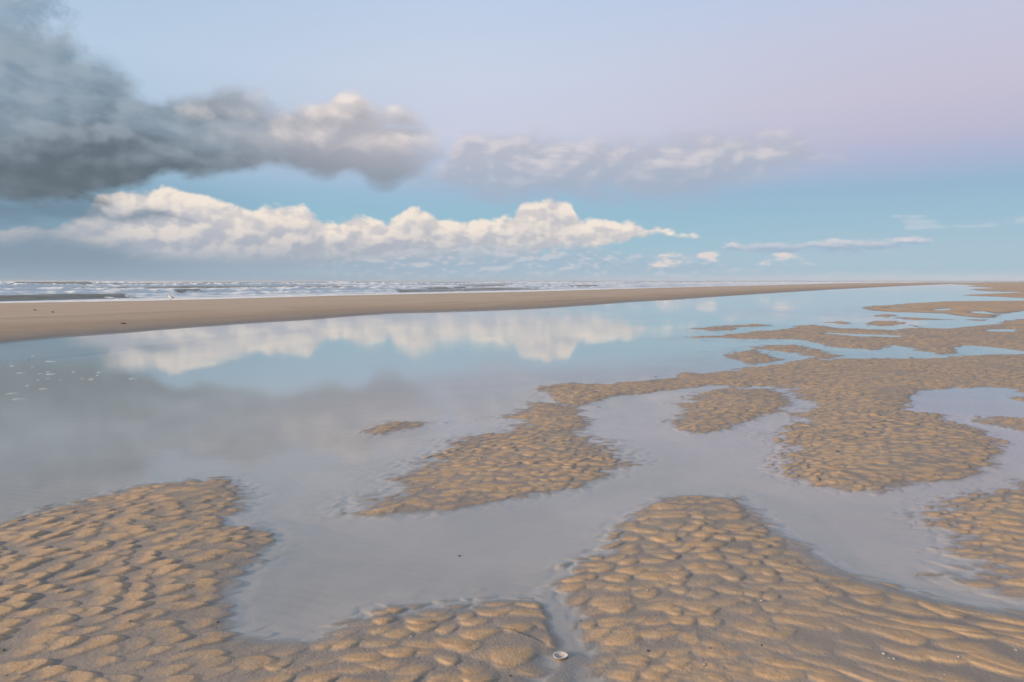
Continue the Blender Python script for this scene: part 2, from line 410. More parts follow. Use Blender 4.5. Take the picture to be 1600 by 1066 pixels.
# ---------------------------------------------------------------- shape of the beach
# (sign, ragged width, sharp width, height or depth, outline)
BAR_NEAR = [('w', -60.0, -16.0), ('w', -24.0, 8.0), (0, 536), (100, 526), (200, 519), (300, 511), (400, 504), (500, 498), (560, 493), (620, 489), (700, 487), (800, 484), (860, 481), (920, 477), (1000, 471), (1060, 468), (1100, 465), (1200, 458.5), (1300, 452.5), (1400, 447.5), (1460, 445), (1500, 443.4)]
BAR_FAR = [(1500, 442.0), (1400, 441.8), (1300, 443.0), (1200, 446), (1100, 448.3), (1000, 451), (900, 454), (800, 457), (700, 459), (500, 463.5), (300, 469.5), (200, 472), (0, 475.5), ('w', -95.0, -53.0)]
SAND = [
 # left foreground and bottom centre
 (0.22, 0.12, 0.026, [('w', -9, 5.2), (-80, 850), (0, 819), (60, 795), (120, 783), (180, 766), (240, 752), (300, 748), (355, 746), (386, 757), (390, 772), (380, 790), (352, 806), (345, 818), (372, 822), (405, 823), (432, 836), (440, 851), (415, 864), (392, 882), (374, 905), (364, 935), (360, 962), (372, 984), (405, 998), (450, 1004), (500, 996), (545, 976), (590, 956), (650, 949), (700, 951), (760, 942), (812, 938), (842, 948), (866, 972), (878, 998), (872, 1016), (846, 1024), (835, 1040), (826, 1075), (820, 1200), (780, 1500), ('w', -0.2, 0.9), ('w', 0, -1.5), ('w', -9, -1.5)]),
 # centre right foreground
 (0.20, 0.11, 0.024, [(866, 908), (890, 886), (925, 864), (950, 848), (944, 828), (985, 802), (1030, 780), (1092, 774), (1152, 777), (1186, 797), (1216, 826), (1252, 858), (1292, 884), (1342, 903), (1400, 918), (1452, 934), (1520, 948), (1600, 958), (1760, 975), ('w', 6, 3.0), ('w', 6, -1.5), ('w', 0.25, -1.5), ('w', 0.3, 0.9), (960, 1300), (945, 1100), (930, 1060), (918, 1040), (925, 1020), (915, 1000), (905, 985), (915, 960), (890, 932)]),
 # right edge
 (0.32, 0.14, 0.022, [(1436, 802), (1470, 786), (1512, 768), (1560, 758), (1600, 750), (1740, 735), ('w', 9, 5.2), ('w', 9, 3.3), (1760, 960), (1600, 936), (1560, 926), (1500, 905), (1492, 893), (1520, 880), (1495, 862), (1500, 840), (1465, 822)]),
 # broad bank across the middle right
 (0.42, 0.18, 0.030, [(842, 612), (868, 602), (900, 599), (960, 597), (1050, 590), (1120, 579), (1180, 572), (1230, 565), (1300, 560), (1400, 560), (1500, 556), (1600, 552), (1760, 545), ('w', 30, 13.5), ('w', 30, 7.5), (1760, 632), (1600, 626), (1562, 606), (1500, 606), (1440, 612), (1420, 625), (1428, 640), (1480, 651), (1540, 668), (1570, 690), (1573, 700), (1542, 720), (1545, 740), (1500, 752), (1440, 757), (1380, 767), (1330, 770), (1270, 761), (1225, 744), (1206, 730), (1236, 706), (1215, 680), (1230, 660), (1224, 645), (1262, 640), (1286, 634), (1250, 618), (1203, 604), (1150, 606), (1128, 602), (1080, 606), (1020, 612), (960, 620), (905, 634), (870, 632), (845, 622)]),
 # tongue inside the pool
 (0.36, 0.16, 0.024, [(1130, 606), (1205, 606), (1234, 624), (1236, 632), (1225, 643), (1190, 656), (1140, 670), (1085, 681), (1042, 668), (1030, 658), (1065, 644), (1058, 626), (1090, 614)]),
 # island in the middle
 (0.50, 0.16, 0.024, [(552, 803), (590, 782), (628, 768), (618, 746), (650, 725), (700, 695), (752, 680), (802, 668), (806, 656), (775, 652), (815, 641), (840, 624), (905, 634), (900, 648), (926, 662), (912, 680), (950, 700), (986, 725), (960, 744), (900, 765), (820, 779), (700, 797), (625, 806)]),
 (0.35, 0.2, 0.022, [(1518, 656), (1545, 651), (1600, 653), (1760, 656), (1760, 700), (1600, 680), (1570, 672), (1540, 665)]),
 (0.30, 0.20, 0.018, [(565, 676), (590, 665), (630, 658), (668, 659), (658, 666), (620, 675), (585, 679)]),
 # spits and islets toward the right, far
 (0.5, 0.3, 0.020, [(1080, 513), (1115, 509.5), (1150, 512), (1140, 516), (1110, 518)]),
 (0.5, 0.3, 0.018, [(1108, 509), (1180, 506), (1215, 508), (1160, 512)]),
 (0.9, 0.5, 0.040, [(1082, 527), (1140, 522), (1200, 516), (1245, 512), (1232, 508.5), (1270, 508), (1320, 513), (1400, 516), (1450, 510), (1500, 507), (1550, 505), (1600, 496), ('w', 60, 24), ('w', 40, 13.8), (1760, 545), (1600, 552.5), (1560, 545), (1520, 540.5), (1500, 545), (1470, 556), (1440, 547), (1395, 540), (1370, 548), (1300, 543), (1260, 535), (1235, 530), (1150, 529)]),
 (0.6, 0.4, 0.030, [(1170, 545.5), (1200, 540), (1240, 538), (1280, 547), (1320, 556), (1310, 562), (1262, 565), (1250, 558), (1240, 552), (1210, 549)]),
 (0.6, 0.4, 0.026, [(1124, 554), (1145, 549), (1190, 548), (1216, 560), (1200, 569), (1170, 571), (1140, 563)]),
 (0.7, 0.5, 0.030, [(1293, 504), (1315, 501.5), (1333, 504), (1315, 507)]),
 (0.8, 0.5, 0.035, [(1350, 505), (1365, 502), (1400, 501), (1418, 504), (1390, 510), (1360, 509)]),
 (0.7, 0.5, 0.030, [(1412, 508.5), (1435, 506), (1458, 510), (1430, 512.5)]),
 (0.8, 0.5, 0.030, [(1362, 493), (1390, 491), (1405, 493.5), (1385, 496)]),
 (1.2, 0.8, 0.070, [(1345, 480), (1362, 478), (1390, 477), (1420, 474), (1480, 471), (1600, 470), ('w', 90, 50), ('w', 70, 32), (1600, 489), (1560, 496), (1540, 502), (1500, 500), (1440, 499.5), (1415, 500), (1402, 496.5), (1450, 494), (1460, 490), (1420, 488), (1380, 487), (1352, 484)]),
 (1.5, 1.0, 0.10, [(1500, 461.5), (1512, 460.5), (1600, 457), ('w', 400, 90), ('w', 150, 55), (1600, 466), (1545, 463)]),
 (4.0, 2.0, 0.30, [(1470, 443.2), (1500, 442.2), (1560, 441.3), (1600, 440.8), ('w', 5200, 3200), ('w', 9000, 1500), ('w', 700, 105), (1600, 455.5), (1530, 454.5), (1515, 452), (1560, 450), (1508, 447.5), (1530, 446)]),
]
POOLS = [   # water cut back out of the banks
 (0.5, 0.3, 0.05, [(1296, 520), (1330, 521.5), (1400, 524), (1398, 527), (1345, 526), (1300, 522)]),
 (0.3, 0.2, 0.04, [(1516, 541), (1560, 545), (1600, 551), (1560, 553), (1515, 551)]),
 (0.6, 0.4, 0.05, [(1440, 502), (1480, 500.5), (1552, 505), (1500, 510), (1470, 513), (1445, 509)]),
 (1.0, 0.6, 0.05, [(1425, 492), (1460, 489.5), (1490, 493.5), (1535, 498), (1500, 499), (1450, 497.5)]),
 (1.0, 0.6, 0.05, [(1460, 484), (1485, 481.5), (1487, 483.5), (1465, 486)]),
 (1.0, 0.6, 0.05, [(1516, 487), (1535, 486), (1550, 491), (1525, 490)]),
 (1.0, 0.6, 0.05, [(1393, 480.5), (1418, 480.5), (1413, 482), (1395, 482)]),
 (0.7, 0.4, 0.05, [(1550, 516), (1580, 515), (1578, 518), (1552, 518)]),
 (1.0, 0.6, 0.05, [(1575, 495), (1600, 486), (1660, 480), (1650, 492), (1590, 497)]),
]

def ripples(x, y, ang, L, W, seed, k=0.9, warp=0.22):
    """overlapping tongue-shaped current ripples, 0..1; the tongues point along ang"""
    wx = x + warp * L * 2.2 * gnoise(x / (L * 2.6), y / (L * 2.6), seed + 50)
    wy = y + warp * L * 2.2 * gnoise(x / (L * 2.6), y / (L * 2.6), seed + 51)
    ca, sa = math.cos(ang), math.sin(ang)
    s = (wx * ca + wy * sa) / L
    t = (-wx * sa + wy * ca) / W
    i0 = np.floor(s); acc = np.zeros(x.shape, np.float32)
    for di in (-1, 0, 1, 2):
        i = i0 + di
        off = 0.5 * (i % 2) + 0.35 * (_hash(i, i * 0, seed + 7) - 0.5)
        j0 = np.floor(t - off)
        for dj in (-1, 0, 1):
            j = j0 + dj
            r1 = _hash(i, j, seed); r2 = _hash(i, j, seed + 1); r3 = _hash(i, j, seed + 2); r4 = _hash(i, j, seed + 3)
            ds = s - (i + 0.0 + 0.8 * r1)
            dt = t - (j + off + 0.5 + 0.7 * (r2 - 0.5))
            dt = dt / (0.52 + 0.5 * r3)
            f = ds + k * dt * dt
            p = np.where(f < 0, np.clip(1 + f / 1.15, 0, 1), np.clip(1 - f / (0.20 + 0.22 * r1), 0, 1))
            p = p * np.clip(1 - dt * dt, 0, 1)
            p = (0.45 + 0.55 * r4) * (p * p * (3 - 2 * p) * 0.4 + p * 0.6)
            acc = acc + p ** 9
    return np.clip(acc ** (1 / 9), 0, 1.1)

def base_height(x, y):
    """the smooth beach without ripples; also how far inside a bank a point lies"""
    H = np.full(x.shape, -1.0, np.float32)
    dist = np.hypot(x, y)
    wob = fbm(x / 0.30, y / 0.30, 3, 11) * 0.10 + fbm(x / 1.1, y / 1.1, 2, 12) * 0.10
    wob = wob * np.clip(dist / 5.0, 0.5, 2.2)
    ins = np.full(x.shape, -9.0, np.float32)
    def field(poly, margin):
        P = np.array(g(poly)); x0, y0 = P.min(0) - margin; x1, y1 = P.max(0) + margin
        m = (x > x0) & (x < x1) & (y > y0) & (y < y1)
        d = np.full(x.shape, -9.0, np.float32); ny = np.zeros(x.shape, np.float32)
        if m.any():
            dd, nn = sdf(x[m], y[m], [tuple(p) for p in P])
            d[m] = dd; ny[m] = nn
        return d, ny, m
    depth = 0.030 + 0.10 * sstep(y - 0.35 * x, 8.5, 16.0) + 0.05 * sstep(-x, 1.0, 5.0) * sstep(y, 4.0, 7.0)
    H = -depth
    for wr, ws, top, poly in SAND:
        d, ny, m = field(poly, 3.0 + 3 * wr)
        w = ws + (wr - ws) * sstep(ny, -0.75, 0.1)
        d = d + wob * np.clip(w / 0.3, 0.4, 1.6)
        h = np.where(d > 0, top * (1 - np.exp(-d / w)), -depth * (1 - np.exp(np.minimum(d, 0) / (w * 1.3) )))
        H = np.where(m, np.maximum(H, h), H)
        ins = np.maximum(ins, np.where(m, d / w, -9))
    for wr, ws, dep, poly in POOLS:
        d, ny, m = field(poly, 4.0)
        d = d + wob * 0.5
        f = sstep(d, -wr, wr * 0.8)
        H = np.where(m, H * (1 - f) - dep * f, H)
        ins = np.where(m, ins * (1 - f) - 3 * f, ins)
    # the long sand bar between the pool and the sea
    bar = BAR_NEAR + BAR_FAR
    d, ny, m = field(bar, 40.0)
    bw = 1.6 + 0.03 * dist
    low = fbm(x / 6.0, y / 9.0, 3, 21) * 0.25
    h = np.where(d > 0, 0.26 * (1 - np.exp(-(d + low * 0) / (bw * 1.6))) + 0.03 * sstep(d, 0.0, 0.4), -0.25 * (1 - np.exp(d / 3.0)))
    H = np.where(m & (d > -3.0), np.maximum(H, h), H)
    ins = np.maximum(ins, np.where(m, d / 0.5, -9))
    # sea side
    q = -0.852 * x + 0.525 * y - 52.0
    H = np.where((q > 0) & (d < 0), np.minimum(H, -0.05 * q), H)
    return np.maximum(H, -1.5), ins, (d > -0.3) & m

def build_beach():
    du = 0.00148
    core = np.arange(-0.90, 0.9001, du)
    outer = 0.90 + np.cumsum(np.geomspace(du * 2, 0.5, 60))
    u = np.concatenate([-outer[::-1], core, outer])
    rows = [-1.4, -0.5, 0.3, 0.8, 1.1, 1.3]
    yy = 1.4
    while yy < 9500:
        rows.append(yy)
        v = CAM_H / yy
        dv = 0.0010 if v > 0.28 else (0.00060 if v > 0.05 else 0.0004)
        if yy < 2.1: step = 0.02
        else: step = dv * yy * yy / CAM_H
        step = min(step, 0.06 if yy < 12 else 1e9)
        yy += min(step, yy * 0.12)
    rows = np.array(rows)
    Y = np.repeat(rows[:, None], len(u), 1); X = u[None, :] * (Y + 1.0 + 0.8 * (Y < 1.4))
    Y = Y.astype(np.float64)
    print('beach grid', X.shape)
    x = X.reshape(-1); y = Y.reshape(-1)
    H, ins, onbar = base_height(x, y)
    dist = np.hypot(x, y)
    near = y < 24
    R = np.zeros(x.shape, np.float32)
    xn, yn = x[near], y[near]
    ra = ripples(xn, yn, math.radians(18), 0.150, 0.088, 100, 0.8)            # left: tongues pointing right
    rb = ripples(xn, yn, math.radians(-84), 0.102, 0.118, 200, 0.5, 0.3)       # centre: tongues pointing at the viewer
    rc = ripples(xn, yn, math.radians(-118), 0.110, 0.170, 300, 0.45, 0.35)    # bottom right: longer ridges
    rd = ripples(xn, yn, math.radians(-70), 0.078, 0.10, 400, 0.6, 0.3)       # small ones on the margins
    wob = gnoise(xn / 1.1, yn / 1.1, 31) * 0.5
    wl = sstep(-xn + wob + 0.10 * (yn - 3), 0.75, 1.35)
    wr = sstep(xn + wob - 0.62 * (yn - 2.3), 0.45, 1.15) * sstep(yn, 6.5, 4.5)
    r = rb * (1 - wl) + ra * wl
    r = r * (1 - wr) + rc * wr
    mg = sstep(ins[near], 1.9, 0.5) * 0.7 * sstep(dist[near], 3.0, 6.0) + 0.25 * sstep(gnoise(xn / 1.4, yn / 1.4, 33), 0.05, 0.4)
    r = r * (1 - mg) + rd * mg
    r = r + 0.09 * gnoise(xn / 0.05, yn / 0.05, 37) + 0.05 * gnoise(xn / 0.021, yn / 0.021, 38)
    R[near] = r
    far = ~near
    xf, yf = x[far], y[far]
    R[far] = 0.5 + 0.45 * fbm(xf / 0.9, yf / 1.4, 3, 41)
    pat = fbm(x / 1.6, y / 1.6, 2, 61)
    amp = 0.0205 * sstep(ins, -3.0, 0.3) * np.clip(0.85 + 0.6 * pat, 0.5, 1.2)
    amp = amp * (1 - sstep(dist, 13, 22) * 0.75)
    amp = np.where(onbar & (ins > -0.3), amp * 0.12, amp)
    amp = amp * (1 - 0.88 * sstep(H, -0.006, -0.013))
    amp = amp * (0.86 + 0.2 * sstep(-x, 0.6, 1.4))
    fine = 0.0006 * sstep(ins, 0.3, -1.5) * (dist < 9) * np.sin((y * 0.97 + x * 0.22 + 0.10 * gnoise(x / 0.5, y / 0.5, 71)) * 2 * math.pi / 0.085)
    Z = H + amp * (R - 0.55) + fine
    Z = Z + 0.006 * fbm(x / 0.9, y / 0.9, 2, 81) * sstep(ins, -1.0, 0.8) * (dist < 40)
    # smooth shelves and hollows where a film of water stands on the sand
    film = np.zeros(x.shape, np.float32)
    def near_line(pts, w, z0, str_=1.0):
        P = g(pts); dd = np.full(x.shape, 9.0, np.float32)
        m = (dist < 12)
        xs, ys = x[m], y[m]; best = np.full(xs.shape, 9.0)
        for (ax_, ay_), (bx, by) in zip(P[:-1], P[1:]):
            ex, ey_ = bx - ax_, by - ay_
            t = np.clip(((xs - ax_) * ex + (ys - ay_) * ey_) / (ex * ex + ey_ * ey_), 0, 1)
            best = np.minimum(best, np.hypot(xs - ax_ - t * ex, ys - ay_ - t * ey_))
        dd[m] = best + 0.045 * gnoise(xs / 0.14, ys / 0.14, 99)
        return sstep(dd, w, w * 0.1) * str_
    for pts, w, z0, k in (
        ([(366, 905), (360, 935), (360, 962), (374, 985), (405, 1000), (455, 1007), (520, 1001), (560, 985)], 0.036, 0.0014, 1.0),
        ([(1222, 830), (1255, 862), (1295, 889), (1350, 910), (1420, 928), (1500, 944), (1600, 962)], 0.045, 0.0014, 1.0),
        ([(848, 925), (866, 950), (890, 1000), (892, 1030)], 0.080, -0.0045, 1.0),
        ([(893, 1030), (870, 1080)], 0.10, -0.001, 0.5)):
        f = near_line(pts, w, z0)
        if w < 0.06:
            f = near_line(pts, 0.11, z0)
            Z = Z * (1 - 0.6 * f) + (np.clip(H, -0.01, 0.01) + 0.0005 * gnoise(x / 0.05, y / 0.05, 98)) * 0.6 * f
            f = f * 0.9
        else: Z = Z * (1 - f) + (z0 + 0.0007 * gnoise(x / 0.05, y / 0.05, 98)) * f
        film = np.maximum(film, f * k)
    # colour of the sand: ochre on the crests, grey silt between them and under water
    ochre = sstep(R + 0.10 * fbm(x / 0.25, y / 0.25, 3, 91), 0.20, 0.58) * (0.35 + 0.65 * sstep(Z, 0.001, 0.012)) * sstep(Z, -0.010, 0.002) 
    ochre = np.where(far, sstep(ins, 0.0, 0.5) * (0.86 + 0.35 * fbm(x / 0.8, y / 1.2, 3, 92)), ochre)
    sq = 0.525 * x + 0.852 * y; qq = -0.852 * x + 0.525 * y
    streak = fbm(sq / 9.0, qq / 1.2, 4, 96)
    ochre = np.where(onbar, np.clip(sstep(Z + 0.03 * streak, 0.05, 0.15) * 0.75 + 0.10, 0, 1), ochre)
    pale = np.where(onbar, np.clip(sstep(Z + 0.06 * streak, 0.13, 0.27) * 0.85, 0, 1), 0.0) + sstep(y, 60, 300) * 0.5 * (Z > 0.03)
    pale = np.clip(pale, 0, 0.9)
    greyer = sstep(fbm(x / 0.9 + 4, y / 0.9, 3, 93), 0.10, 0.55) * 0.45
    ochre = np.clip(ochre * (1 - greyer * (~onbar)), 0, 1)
    wet = 1 - sstep(Z + 0.003 * gnoise(x / 0.2, y / 0.2, 95), 0.0, 0.006)
    wet = np.where(onbar, 1 - sstep(Z, 0.006, 0.03), wet)
    bed = sstep(Z, -0.0005, -0.006)
    wet = np.maximum(wet, film)
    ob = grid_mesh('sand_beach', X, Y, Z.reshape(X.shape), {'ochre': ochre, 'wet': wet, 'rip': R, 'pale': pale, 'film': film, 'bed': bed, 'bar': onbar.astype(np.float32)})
    ob['kind'] = 'structure'
    return ob

# ---------------------------------------------------------------- materials
def new_mat(name):
    m = bpy.data.materials.new(name); m.use_nodes = True
    m.node_tree.nodes.clear()
    return m, NT(m.node_tree)

def mat_out(N, shader):
    o = N.node('ShaderNodeOutputMaterial'); N.t.links.new(shader, o.inputs[0])

def mat_sand():
    m, N = new_mat('tidal_sand')
    co = N.node('ShaderNodeNewGeometry').outputs['Position']; P = E(N, co)
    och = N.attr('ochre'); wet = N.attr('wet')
    grain = N.noise(P, 420.0, 2.0, 0.7)
    mott = N.noise(P, 18.0, 4.0, 0.6)
    big = N.noise(P, 1.3, 4.0, 0.55)
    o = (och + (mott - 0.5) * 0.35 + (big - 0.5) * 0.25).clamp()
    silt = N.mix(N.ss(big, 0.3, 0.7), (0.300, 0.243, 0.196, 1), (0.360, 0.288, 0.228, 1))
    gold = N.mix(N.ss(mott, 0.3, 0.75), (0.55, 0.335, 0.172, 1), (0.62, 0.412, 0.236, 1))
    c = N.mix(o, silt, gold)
    c = N.mix(N.attr('bed'), c, N.mix(N.ss(big, 0.3, 0.7), (0.385, 0.315, 0.262, 1), (0.45, 0.365, 0.305, 1)))
    sp = N.node('ShaderNodeSeparateXYZ'); N.put(sp.inputs[0], P)
    X, Y = E(N, sp.outputs[0]), E(N, sp.outputs[1])
    al = X * 0.525 + Y * 0.852; ac = X * -0.852 + Y * 0.525
    st = N.noise(N.vec(al * 0.10, ac * 0.9, 1.0), 1.0, 5.0, 0.62)
    c = N.mix(N.attr('bar') * (1.0 - N.attr('pale')).clamp() * N.attr('wet').max(0.35), c, (0.235, 0.180, 0.130, 1))
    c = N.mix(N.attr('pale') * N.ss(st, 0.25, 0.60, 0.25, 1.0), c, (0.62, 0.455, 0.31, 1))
    c = N.mix(N.attr('bar') * N.ss(st, 0.50, 0.66) * 0.6, c, (0.36, 0.26, 0.18, 1))
    st2 = N.noise(N.vec(al * 0.05, ac * 3.0, 4.0), 1.0, 3.0, 0.6)
    c = N.mix(N.attr('bar') * N.ss(st2, 0.55, 0.66) * 0.4, c, (0.30, 0.22, 0.16, 1))
    c = N.mix(wet * (1.0 - N.attr('bed')) * 0.45, c, (0.17, 0.135, 0.105, 1))
    deep = N.ss(E(N, sp.outputs[2]), -0.035, -0.10)
    c = N.mix(deep, c, (0.54, 0.51, 0.44, 1))
    c = N.mix(N.ss(grain, 0.35, 0.75) * (0.38 - 0.25 * N.attr('bed')), c, (0.24, 0.18, 0.13, 1))
    speck = N.voro(P, 95.0, 1.0, 0.0, 0.5)
    pick = N.noise(P, 37.0, 1.0, 0.5)
    c = N.mix(N.ss(speck, 0.16, 0.09) * N.ss(pick, 0.54, 0.62) * 0.85, c, (0.05, 0.045, 0.04, 1))
    c = N.mix(N.ss(N.voro(P, 61.0), 0.13, 0.07) * N.ss(N.noise(P, 21.0, 1.0), 0.60, 0.66) * 0.8, c, (0.62, 0.57, 0.50, 1))
    b = N.node('ShaderNodeBsdfPrincipled')
    N.put(b.inputs['Base Color'], c)
    N.put(b.inputs['Roughness'], N.lr(wet + (mott - 0.5) * 0.5, 0.0, 1.0, 0.75, 0.34) - N.attr('film') * 0.20)
    N.put(b.inputs['Specular IOR Level'], N.lr(wet, 0.0, 1.0, 0.35, 0.55))
    bp = N.node('ShaderNodeBump')
    bp.inputs['Strength'].default_value = 0.8; bp.inputs['Distance'].default_value = 0.005
    N.put(bp.inputs['Height'], (grain * 0.25 + N.noise(P, 70.0, 3.0, 0.6) * 0.9) * (1.0 - N.attr('bed') * 0.85))
    N.t.links.new(bp.outputs[0], b.inputs['Normal'])
    mat_out(N, b.outputs[0])
    return m

def mat_pool():
    m, N = new_mat('pool_water')
    P = E(N, N.node('ShaderNodeNewGeometry').outputs['Position'])
    sp = N.node('ShaderNodeSeparateXYZ'); N.put(sp.inputs[0], P)
    X, Y = E(N, sp.outputs[0]), E(N, sp.outputs[1])
    q = N.vec(X * 0.9 + Y * 0.25, Y * 3.2 - X * 0.9, 0.0)
    patch = N.ss(N.noise(N.vec(X * 0.30, Y * 0.22, 3.0), 1.0, 3.0, 0.5), 0.40, 0.62)
    calm = N.ss(Y, 3.0, 9.0)
    h = (N.noise(q, 2.6, 2.0, 0.5) * 0.6 + N.noise(q, 7.5, 2.0, 0.5) * 0.25) * (0.25 + patch)
    bp = N.node('ShaderNodeBump'); bp.inputs['Distance'].default_value = 0.02
    N.put(bp.inputs['Strength'], 0.025 + calm * 0.04)
    N.put(bp.inputs['Height'], h)
    fr = N.node('ShaderNodeFresnel'); fr.inputs['IOR'].default_value = 1.33
    N.t.links.new(bp.outputs[0], fr.inputs['Normal'])
    gl = N.node('ShaderNodeBsdfGlossy'); gl.inputs['Roughness'].default_value = 0.018
    gl.inputs['Color'].default_value = (1, 1, 1, 1)
    N.t.links.new(bp.outputs[0], gl.inputs['Normal'])
    tr = N.node('ShaderNodeBsdfTransparent'); tr.inputs[0].default_value = (0.93, 0.95, 0.95, 1)
    mx = N.node('ShaderNodeMixShader')
    back = E(N, N.node('ShaderNodeNewGeometry').outputs['Backfacing'])
    N.put(mx.inputs[0], E(N, fr.outputs[0]) * (1.0 - back)); N.t.links.new(tr.outputs[0], mx.inputs[1]); N.t.links.new(gl.outputs[0], mx.inputs[2])
    mat_out(N, mx.outputs[0])
    return m

def mat_sea():
    m, N = new_mat('sea_water')
    P = E(N, N.node('ShaderNodeNewGeometry').outputs['Position'])
    sp = N.node('ShaderNodeSeparateXYZ'); N.put(sp.inputs[0], P)
    X, Y = E(N, sp.outputs[0]), E(N, sp.outputs[1])
    s = X * 0.525 + Y * 0.852
    qq = X * -0.852 + Y * 0.525
    foam = N.attr('foam'); crest = N.attr('crest')
    n = N.noise(N.vec(s * 0.35, qq * 0.9, E(N, sp.outputs[2]) * 3.0), 1.0, 6.0, 0.65)
    f = N.ss(foam + (n - 0.5) * 0.7, 0.36, 0.60)
    body = N.mix(crest.clamp(), (0.085, 0.105, 0.105, 1), (0.30, 0.20, 0.075, 1))
    b = N.node('ShaderNodeBsdfPrincipled')
    N.put(b.inputs['Base Color'], N.mix(f, body, (0.90, 0.86, 0.80, 1)))
    N.put(b.inputs['Roughness'], N.lr(f, 0, 1, 0.16, 0.9))
    bp = N.node('ShaderNodeBump'); bp.inputs['Strength'].default_value = 0.6; bp.inputs['Distance'].default_value = 0.35
    N.put(bp.inputs['Height'], N.noise(N.vec(s * 0.5, qq * 1.5, 0.0), 1.0, 5.0, 0.6) + f * n * 0.8)
    N.t.links.new(bp.outputs[0], b.inputs['Normal'])
    mat_out(N, b.outputs[0])
    return m

# ---------------------------------------------------------------- water
def mid_bar():
    near = g(BAR_NEAR); far = g(BAR_FAR)
    line = []
    far = np.array(far[::-1])
    for p in near:
        d = np.hypot(far[:, 0] - p[0], far[:, 1] - p[1])
        # nearest point on the far edge polyline
        best = None
        for i in range(len(far) - 1):
            a, b = far[i], far[i + 1]; e = b - a
            t = np.clip(np.dot(np.array(p) - a, e) / np.dot(e, e), 0, 1); c = a + t * e
            dd = np.hypot(*(c - p))
            if best is None or dd < best[0]: best = (dd, c)
        line.append(((p[0] + best[1][0]) / 2, (p[1] + best[1][1]) / 2))
    return line

def build_pool():
    mb = mid_bar()
    pts = [(-60, -30)] + mb + [(5000, 3300), (6000, -30)]
    u = np.concatenate([-np.geomspace(30, 0.95, 30), np.arange(-0.9, 0.91, 0.03), np.geomspace(0.95, 30, 30)])
    rows = np.concatenate([[-20, -5, 0.0], np.geomspace(0.8, 6000, 260)])
    Y = np.repeat(rows[:, None], len(u), 1); X = u[None, :] * (np.abs(Y) + 1.0)
    mb = np.array(mb)
    qm = -0.852 * mb[:, 0] + 0.525 * mb[:, 1]; sm = 0.525 * mb[:, 0] + 0.852 * mb[:, 1]
    o = np.argsort(sm)
    q = -0.852 * X + 0.525 * Y; s = 0.525 * X + 0.852 * Y
    ql = np.interp(s, sm[o], qm[o])
    # slide the vertices just past the line back onto it, so that the edge lies under the bar
    over = np.clip(q - ql, 0, None)
    keep = q < ql
    sh = np.where(over < 60, over, 0)
    X = X + 0.852 * sh; Y = Y - 0.525 * sh
    ob = grid_mesh('tidal_pool', X, Y, np.zeros(X.shape), None, keep)
    ob.data.materials.append(mat_pool())
    ob['kind'] = 'structure'
    return ob

# (distance off the shore, from, to along the shore, height, width of the foam behind the crest, unbroken stretches)
WAVES = [
 # q, H, face, back, foam, [ (s_from, s_to) breaking ], [ (s_from, s_to) present ]
 (4.0, 0.10, 0.8, 2.0, 4.0, [(-300, 4000)], [(-300, 4000)]),
 (11.0, 0.42, 0.9, 3.0, 5.0, [(34, 70), (110, 4000)], [(-80, 4000)]),
 (24.0, 0.60, 1.1, 3.5, 9.0, [(-20, 14), (22, 46), (50, 92), (104, 150), (165, 4000)], [(-20, 4000)]),
 (44.0, 0.60, 1.3, 4.5, 8.0, [(10, 84), (96, 130), (150, 4000)], [(-120, 4000)]),
 (72.0, 0.55, 1.6, 5.0, 8.0, [(120, 170), (200, 4000)], [(-120, 4000)]),
 (100.0, 1.05, 1.6, 6.0, 15.0, [(-150, 4000)], [(-150, 4000)]),
 (150.0, 0.75, 2.0, 7.0, 16.0, [(160, 260), (290, 4000)], [(-150, 4000)]),
 (215.0, 0.90, 2.4, 9.0, 20.0, [(190, 330), (380, 900), (960, 4000)], [(100, 4000)]),
 (300.0, 0.8, 3.0, 10.0, 20.0, [(300, 420), (520, 800)], [(-100, 4000)]),
 (395.0, 1.35, 3.4, 12.0, 14.0, [(-200, 175), (215, 300), (420, 450), (640, 860), (1000, 1500), (1700, 4000)], [(-300, 4000)]),
]

